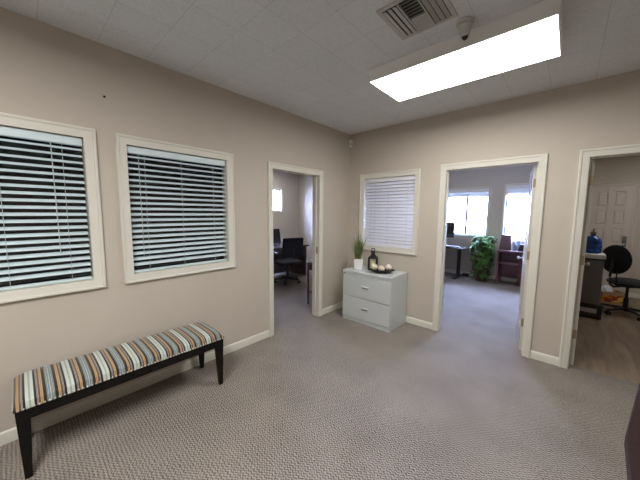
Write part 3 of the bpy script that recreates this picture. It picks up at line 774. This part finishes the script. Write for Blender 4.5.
# ------------------------------------------------------------------ chairs
def task_chair(name, loc, rz, label, arms=True, oval=False, seat_z=.46, back_top=1.0, bw=.46, group=None):
    """faces local +y"""
    t = thing(name, loc, label, 'office chair', group, rz)
    for k in range(5):
        a_ = 2 * PI * k / 5 + (-PI / 2 if oval else PI / 2); ca, sa = math.cos(a_), math.sin(a_)
        lg = MB().hexa([(.03 * ca + .022 * sa, .03 * sa - .022 * ca, .075), (.03 * ca - .022 * sa, .03 * sa + .022 * ca, .075), (.29 * ca - .014 * sa, .29 * sa + .014 * ca, .066), (.29 * ca + .014 * sa, .29 * sa - .014 * ca, .066)],
                       [(.03 * ca + .018 * sa, .03 * sa - .018 * ca, .118), (.03 * ca - .018 * sa, .03 * sa + .018 * ca, .118), (.29 * ca - .012 * sa, .29 * sa + .012 * ca, .088), (.29 * ca + .012 * sa, .29 * sa - .012 * ca, .088)]).build('base_leg', BLACKP, t, bevel=.003)
        px, py = .275 * ca, .275 * sa
        mb = MB()
        for s_ in (-1, 1): mb.cyl((px - sa * s_ * .010, py + ca * s_ * .010, .027), (px - sa * s_ * .026, py + ca * s_ * .026, .027), .027, n=14)
        mb.cyl((px, py, .024), (px, py, .072), .008, n=8); mb.build('caster', BLACKP, lg)
    MB().cyl((0, 0, .07), (0, 0, .26), .030).cyl((0, 0, .25), (0, 0, seat_z - .07), .018).cyl((0, 0, .06), (0, 0, .12), .045).build('gas_column', BLACKP, t)
    MB().box(-.09, .09, -.11, .11, seat_z - .085, seat_z - .055, r=.008).build('seat_mechanism', BLACKP, t)
    if oval: MB().sphere((0, 0.01, seat_z - .02), .24, (1.0, 1.0, .26), 28, 14).build('seat', BLACKF, t)
    else: MB().box(-.25, .25, -.23, .25, seat_z - .06, seat_z + .03, r=.035, seg=4).build('seat', BLACKF, t)
    bz = (back_top + seat_z + .12) / 2; bh = back_top - seat_z - .12
    M = Matrix.Translation((0, -.255, bz)) @ Matrix.Rotation(math.radians(9), 4, 'X')
    mb = MB()
    if oval: mb.sphere((0, -.255, bz), .5, (bw, .075, bh), 28, 16)
    else: mb.box(-bw / 2, bw / 2, -.030, .030, -bh / 2, bh / 2, M, r=.028, seg=4)
    mb.build('backrest', BLACKF, t)
    MB().tube([(0, -.05, seat_z - .07), (0, -.24, seat_z - .08), (0, -.305, seat_z - .03), (0, -.315, seat_z + .10), (0, -.285, bz)], .016, 10).build('back_support', BLACKP, t)
    if oval:
        MB().tube([(.07, -.05, seat_z - .06), (.07, -.25, seat_z - .05), (.07, -.30, seat_z + .05), (.06, -.275, bz)], .012, 8).build('back_support', BLACKP, t)
    if arms:
        for s_ in (-1, 1):
            ar = MB().tube([(s_ * .20, .05, seat_z - .05), (s_ * .29, .04, seat_z - .03), (s_ * .295, .03, seat_z + .10), (s_ * .285, 0, seat_z + .20)], .016, 8).build('armrest', BLACKP, t)
            MB().box(s_ * .285 - .035, s_ * .285 + .035, -.13, .13, seat_z + .19, seat_z + .22, r=.012, seg=3).build('arm_pad', BLACKP, ar)
    return t

# ------------------------------------------------------------------ conference room
tb = thing('conference_table', (-2.46, 0.15, 0), 'dark polished conference table seen through the left doorway', 'conference table')
MB().prism([(-.44, -1.35), (.40, -1.35), (.46, -.60), (.46, .40), (.46, .98), (-.42, 1.02)], .705, .740).build('tabletop', TABLETOP, tb, bevel=.006)
for y_ in (-.95, .90): MB().box(-.28, .42, y_ - .03, y_ + .03, 0.0, .705).build('end_panel', DARKWOOD, tb, bevel=.004)
MB().box(.16, .20, -.92, .87, .12, .66).build('modesty_panel', DARKWOOD, tb, bevel=.003)
task_chair('conference_chair', (-1.83, .29, 0), math.radians(74), 'black armchair on casters at the near side of the conference table', back_top=1.00, bw=.47, group='black conference chairs')
task_chair('conference_chair', (-3.13, 1.16, 0), math.radians(-84), 'black armchair behind the conference table, under the small window', back_top=1.06, bw=.50, group='black conference chairs')
cp = thing('flower_centrepiece', (-2.72, 1.0, .740), 'small centrepiece of pink and cream flowers on the conference table', 'flowers')
MB().lathe([(0, 0), (.05, 0), (.075, .03), (.07, .035), (0, .03)]).build('bowl', DARKWOOD, cp)
PINKF = mat('dried_pink_petal', (0.55, 0.27, 0.20, 1), .7, noise=(30, .3)); CREAMF = mat('cream_petal', (0.85, 0.72, 0.55, 1), .6, noise=(30, .15))
for i in range(9):
    a_ = i * 2.4; r_ = .018 * math.sqrt(i) * 1.3
    mb = MB(); cx, cy, cz = r_ * math.cos(a_) * 1.3, r_ * math.sin(a_) * 1.9, .055 + .012 * (i % 3)
    for k in range(6):
        e = 2 * PI * k / 6; mb.sphere((cx + .014 * math.cos(e), cy + .014 * math.sin(e), cz), .013, (1, 1, .8), 8, 6)
    mb.sphere((cx, cy, cz + .006), .012, u=8, v=6)
    fo = mb.build('flower', CREAMF if i % 2 else PINKF, cp)
    MB().cyl((cx, cy, .028), (cx, cy, cz), .003, n=6).build('stem', STEM, fo)

sd = thing('side_table', (-0.395, -0.325, 0), 'small dark wooden table with slim legs beside the conference room doorway', 'side table')
MB().lathe([(0, .690), (.155, .690), (.165, .698), (.165, .708), (.158, .715), (0, .715)], 36).build('tabletop', DARKWOOD, sd)
MB().box(-.11, .11, -.11, .11, .585, .691).build('apron', DARKWOOD, sd, bevel=.003)
for sx in (-1, 1):
    for sy in (-1, 1):
        MB().lathe([(0, 0), (.014, 0), (.018, .02), (.012, .05), (.017, .14), (.014, .30), (.019, .42), (.013, .45), (.019, .48), (.019, .60), (0, .60)], 14, (sx * .098, sy * .098, 0)).build('leg', DARKWOOD, sd)
MB().box(-.10, .10, -.10, .10, .205, .222).build('lower_shelf', DARKWOOD, sd, bevel=.002)
bw = thing('small_bowl', (-0.455, -0.335, .715), 'small white dish on the side table by the doorway', 'dish')
MB().lathe([(0, 0), (.03, 0), (.045, .006), (.075, .028), (.071, .029), (.04, .011), (0, .009)]).build('dish', WHITEC, bw)
fg = thing('figurine', (-0.31, -0.30, .715), 'small cream ornament next to the white dish on the side table', 'ornament')
MB().lathe([(0, 0), (.03, 0), (.032, .01), (.018, .03), (.030, .055), (.026, .08), (.010, .095), (0, .11)]).build('ornament', WAX, fg)

# ------------------------------------------------------------------ office
ds = thing('standing_desk', (0.45, 3.46, 0), 'black desk with T shaped metal legs under the left office window', 'desk')
MB().box(-.44, .455, -.33, .33, .715, .742).build('desk_top', TABLETOP, ds, bevel=.004)
for sx in (-1, 1):
    lg = MB().box(sx * .30 - .032, sx * .30 + .032, -.04, .04, .03, .70).box(sx * .30 - .03, sx * .30 + .03, -.26, .26, .69, .716).build('leg', BLACKM, ds, bevel=.003)
    MB().box(sx * .30 - .035, sx * .30 + .035, -.31, .31, 0, .032).build('foot', BLACKM, lg, bevel=.004)
mn = thing('monitor', (0.36, 3.52, .742), 'black computer monitor on the office desk', 'monitor')
MB().lathe([(0, 0), (.11, 0), (.11, .008), (.10, .012), (0, .012)], 28).build('stand_base', BLACKP, mn)
MB().box(-.02, .02, .015, .035, .01, .35).build('stand_neck', BLACKP, mn, bevel=.003)
MB().box(-.27, .235, -.012, .016, .20, .575).build('monitor_case', BLACKP, mn, bevel=.005)
MB().box(-.258, .223, -.0135, -.0115, .214, .562).build('screen', mat('dark_screen', (.01, .01, .012, 1), .15, noise=(3, .1)), mn, smooth=False)
kb = thing('keyboard', (0.60, 3.29, .742), 'black keyboard on the office desk', 'keyboard', rz=math.radians(6))
MB().box(-.19, .19, -.065, .065, 0, .016).build('keyboard_case', BLACKP, kb, bevel=.004)
mb = MB()
for r_ in range(4):
    for k in range(14): mb.box(-.178 + k * .0255, -.156 + k * .0255, -.054 + r_ * .027, -.031 + r_ * .027, .016, .020)
mb.build('keys', GREYP, kb, smooth=False)
ad = thing('power_adapter', (0.86, 3.70, 0), 'small black power adapter and cable on the office floor by the wall', 'power adapter')
MB().box(-.07, .07, -.04, .04, 0, .07, r=.01).build('adapter_case', BLACKP, ad)
MB().tube([(.05, 0, .04), (.10, .02, .06), (.13, .06, .20), (.11, .08, .45), (.05, .09, .72)], .005, 6).build('cable', BLACKP, ad)

pl = thing('leafy_plant', (1.235, 3.47, 0), 'tall bushy green leafy houseplant in the office between the desks', 'potted plant')
MB().lathe([(0, 0), (.11, 0), (.12, .02), (.145, .24), (.155, .28), (.14, .28), (.13, .25), (0, .25)], 28).build('pot', DARKWOOD, pl)
MB().lathe([(0, .252), (.128, .252), (0, .26)], 20).build('soil', SOIL, pl)
tips = []
mb = MB(); rnd = random.Random(3)
for i in range(26):
    a_ = rnd.uniform(0, 2 * PI); R_ = rnd.uniform(.02, .17); zt = rnd.uniform(.55, 1.0); bx_ = (rnd.uniform(-.06, .06), rnd.uniform(-.06, .06), .25)
    pts = []
    for k in range(7):
        t = k / 6; pts.append((bx_[0] + R_ * math.cos(a_) * t, bx_[1] + R_ * math.sin(a_) * t * .9, .25 + (zt - .25) * math.sin(min(t * 1.15, 1) * PI / 2) - (0.25 if i % 3 == 0 else .04) * max(0, t - .6) ** 1.2))
    mb.tube(pts, .004, 5); tips.append(pts)
mb.build('stems', STEM, pl)
mb = MB()
def leaf(p_, az, el, L_):
    d_ = Vector((math.cos(az) * math.cos(el), math.sin(az) * math.cos(el), math.sin(el))); s_ = d_.cross(Vector((0, 0, 1))).normalized(); n_ = s_.cross(d_)
    P_ = Vector(p_); out = [(0, 0), (.12, .30), (.38, .40), (.70, .26), (1, 0)]
    mid = [mb.bm.verts.new(P_ + d_ * L_ * t - n_ * L_ * (.06 + .25 * t * t)) for t, _ in out]
    for sg in (-1, 1):
        sv = [mid[0]] + [mb.bm.verts.new(P_ + d_ * L_ * t + s_ * sg * w_ * L_ - n_ * L_ * .25 * t * t) for t, w_ in out[1:-1]] + [mid[-1]]
        for k in range(4):
            f_ = [mid[k], mid[k + 1], sv[k + 1], sv[k]]; f_ = [v_ for n2, v_ in enumerate(f_) if v_ not in f_[:n2]]
            mb.bm.faces.new(f_)
for pts in tips:
    for k in range(2, 7):
        for _ in range(4): leaf(pts[k], rnd.uniform(0, 2 * PI), rnd.uniform(-.7, .6), rnd.uniform(.07, .125))
for i in range(330):
    a_ = rnd.uniform(0, 2 * PI); z_ = rnd.uniform(.16, 1.05); R_ = (.20 if z_ > .5 else .15) * rnd.uniform(.75, 1.1)
    leaf((R_ * math.cos(a_), R_ * math.sin(a_), z_), a_ + rnd.uniform(-.8, .8), rnd.uniform(-.9, .3), rnd.uniform(.07, .12))
mb.build('foliage', LEAF, pl)

cr = thing('wooden_desk', (1.90, 3.56, 0), 'red brown wooden desk with drawers under the right office window', 'desk')
MB().box(-.37, .44, -.24, .25, .715, .750).build('desk_top', REDWOOD, cr, bevel=.004)
MB().box(-.36, -.325, -.22, .23, 0, .715).build('side_panel', REDWOOD, cr, bevel=.002)
MB().box(-.325, .02, .05, .075, .14, .715).build('modesty_panel', REDWOOD, cr, bevel=.002)
MB().box(-.325, .02, -.20, .05, .455, .480).build('shelf', mat('lighter_shelf', (0.16, 0.075, 0.08, 1), .4, noise=(20, .1)), cr, bevel=.002)  # shelf in a lighter red brown than the rest of the desk
pd = MB().box(.02, .42, -.20, .23, .03, .715).build('pedestal', REDWOOD, cr, bevel=.002)
for z_ in (.06, .28, .50):
    dw = MB().box(.03, .41, -.218, -.199, z_, z_ + .205).build('drawer', REDWOOD, cr, bevel=.003)
    MB().tube([(.17, -.218, z_ + .10), (.17, -.238, z_ + .10), (.27, -.238, z_ + .10), (.27, -.218, z_ + .10)], .005, 8).build('drawer_handle', BRASS, dw)
MAUVE = mat('mauve_brown_board', (0.12, 0.070, 0.072, 1), .6, noise=(12, .1))
bxo = thing('storage_box', (1.655, 3.60, .750), 'brown upright box standing on the red brown office desk', 'box')
MB().hexa([(-.12, -.09, 0), (.105, -.09, 0), (.105, .09, 0), (-.12, .09, 0)], [(-.09, -.08, .30), (.085, -.08, .30), (.085, .08, .30), (-.09, .08, .30)]).build('box_body', MAUVE, bxo, bevel=.004)
MB().box(-.097, .092, -.086, .086, .295, .325, r=.004).build('box_lid', MAUVE, bxo)
BLUEP = mat('pale_blue_plastic', (0.42, 0.52, 0.62, 1), .25, noise=(8, .08))
for (x_, y_, h_, lb) in ((1.815, 3.55, .20, 'pale blue bottle next to the brown box on the office desk'), (1.885, 3.62, .23, 'pale blue bottle nearest the window on the office desk')):
    bo = thing('bottle', (x_, y_, .750), lb, 'bottle', 'bottles on the office desk')
    MB().lathe([(0, 0), (.034, 0), (.036, .006), (.036, h_ * .62), (.026, h_ * .78), (.014, h_ * .86), (.014, h_ * .92), (0, h_ * .92)]).build('bottle_body', BLUEP, bo)
    MB().cyl((0, 0, h_ * .90), (0, 0, h_), .016).build('cap', WHITEP, bo)
hb = thing('handbag', (2.00, 3.50, .750), 'dark purple bag on the red brown office desk', 'bag')
PURP = mat('dark_purple_leather', (0.055, 0.030, 0.050, 1), .5, noise=(20, .15))
MB().hexa([(-.12, -.06, 0), (.12, -.06, 0), (.12, .06, 0), (-.12, .06, 0)], [(-.085, -.03, .15), (.10, -.03, .13), (.10, .03, .13), (-.085, .03, .15)]).build('bag_body', PURP, hb, bevel=.014)
MB().tube([(-.06, 0, .13), (-.05, 0, .19), (0, 0, .215), (.05, 0, .19), (.06, 0, .125)], .006, 8).build('bag_handle', PURP, hb)

# ------------------------------------------------------------------ back room
gc = thing('grey_cabinet', (2.950, 2.20, 0), 'narrow grey cabinet with white top and black base in the back room', 'cabinet')
MB().box(-.13, .105, -.13, .17, .20, .865).build('cabinet_body', GREYP, gc, bevel=.006)
MB().box(-.135, .115, -.14, .175, .865, .885).build('cabinet_rim', BLACKP, gc, bevel=.003)
tag(MB().box(-.145, .12, -.15, .18, .885, .955, r=.014, seg=3).build('cabinet_lid', WHITEP, gc), 'white lid')
MB().box(-.15, .135, -.16, .18, .145, .205, r=.008).build('base_tray', BLACKP, gc)
tag(MB().box(-.14, .085, -.155, .16, .075, .146).build('base_band', CHROME, gc, bevel=.004), 'silver band')
MB().box(-.15, .135, -.18, .18, 0, .076, r=.006).box(.085, .135, -.16, .17, .07, .15).build('base_foot', BLACKP, gc)
jg = thing('water_jug', (2.920, 2.22, .955), 'big blue plastic water jug with pump on the grey cabinet', 'water jug')
MB().lathe([(0, 0), (.09, 0), (.105, .015), (.108, .05), (.102, .065), (.108, .08), (.108, .13), (.102, .145), (.106, .16), (.098, .20), (.06, .245), (.030, .262), (.028, .285), (0, .285)], 32).build('jug_body', BLUEJ, jg)
MB().lathe([(0, .280), (.032, .280), (.032, .315), (.012, .322), (.010, .365), (0, .365)]).cyl((0, 0, .352), (-.0, -.075, .345), .009).cyl((0, -.075, .35), (0, -.078, .315), .008).build('pump', mat('dull_bronze_metal', (.25, .22, .2, 1), .35, .7, noise=(30, .1)), jg)
task_chair('task_chair', (3.375, 2.62, 0), math.radians(-44), 'black armless task chair with oval back in the back room', arms=False, oval=True, seat_z=.52, back_top=1.08, bw=.42)
sb = thing('snack_carton', (3.235, 3.12, 0), 'open carton printed orange and yellow on the floor under the task chair', 'carton', rz=math.radians(24))
mb = MB(); mb.box(-.15, .15, -.11, .11, 0, .006)
mb.box(-.15, .15, -.11, -.105, .006, .24).box(-.15, .15, .105, .11, .006, .24).box(-.15, -.145, -.105, .105, .006, .24).box(.145, .15, -.105, .105, .006, .24)
mb.build('carton_body', CARD, sb, smooth=False)
PR = bpy.data.materials.new('printed_card'); PR.use_nodes = True
nt = PR.node_tree; vo = nt.nodes.new('ShaderNodeTexVoronoi'); vo.inputs['Scale'].default_value = 18; tc = nt.nodes.new('ShaderNodeTexCoord'); nt.links.new(tc.outputs['Object'], vo.inputs['Vector'])
cr_ = nt.nodes.new('ShaderNodeValToRGB'); cr_.color_ramp.interpolation = 'CONSTANT'; sp = nt.nodes.new('ShaderNodeSeparateColor'); nt.links.new(vo.outputs['Color'], sp.inputs[0]); nt.links.new(sp.outputs[0], cr_.inputs['Fac'])
cr_.color_ramp.elements[0].color = srgb(168, 62, 30); cr_.color_ramp.elements[1].position = .35; cr_.color_ramp.elements[1].color = srgb(214, 140, 40)
e = cr_.color_ramp.elements.new(.62); e.color = srgb(226, 184, 90); e = cr_.color_ramp.elements.new(.85); e.color = srgb(120, 44, 30)
nt.links.new(cr_.outputs['Color'], nt.nodes['Principled BSDF'].inputs['Base Color'])
tag(MB().box(-.149, .149, -.112, -.1095, .075, .185).build('printed_front', PR, sb, smooth=False), 'orange and yellow printed front')
pb = thing('plastic_bag', (3.195, 3.12, .008), 'crumpled white plastic bag inside the orange carton', 'plastic bag')
mb = MB(); mb.sphere((0, 0, .16), .10, (.95, .7, 1.58), 24, 16)
rn = random.Random(5)
for v_ in mb.bm.verts:
    v_.co += Vector((rn.uniform(-1, 1), rn.uniform(-1, 1), rn.uniform(-.6, .6))) * .008
    v_.co.z = max(v_.co.z, 0)
mb.build('bag', mat('white_film', (.72, .74, .80, 1), .3, noise=(12, .1)), pb, smooth=False)
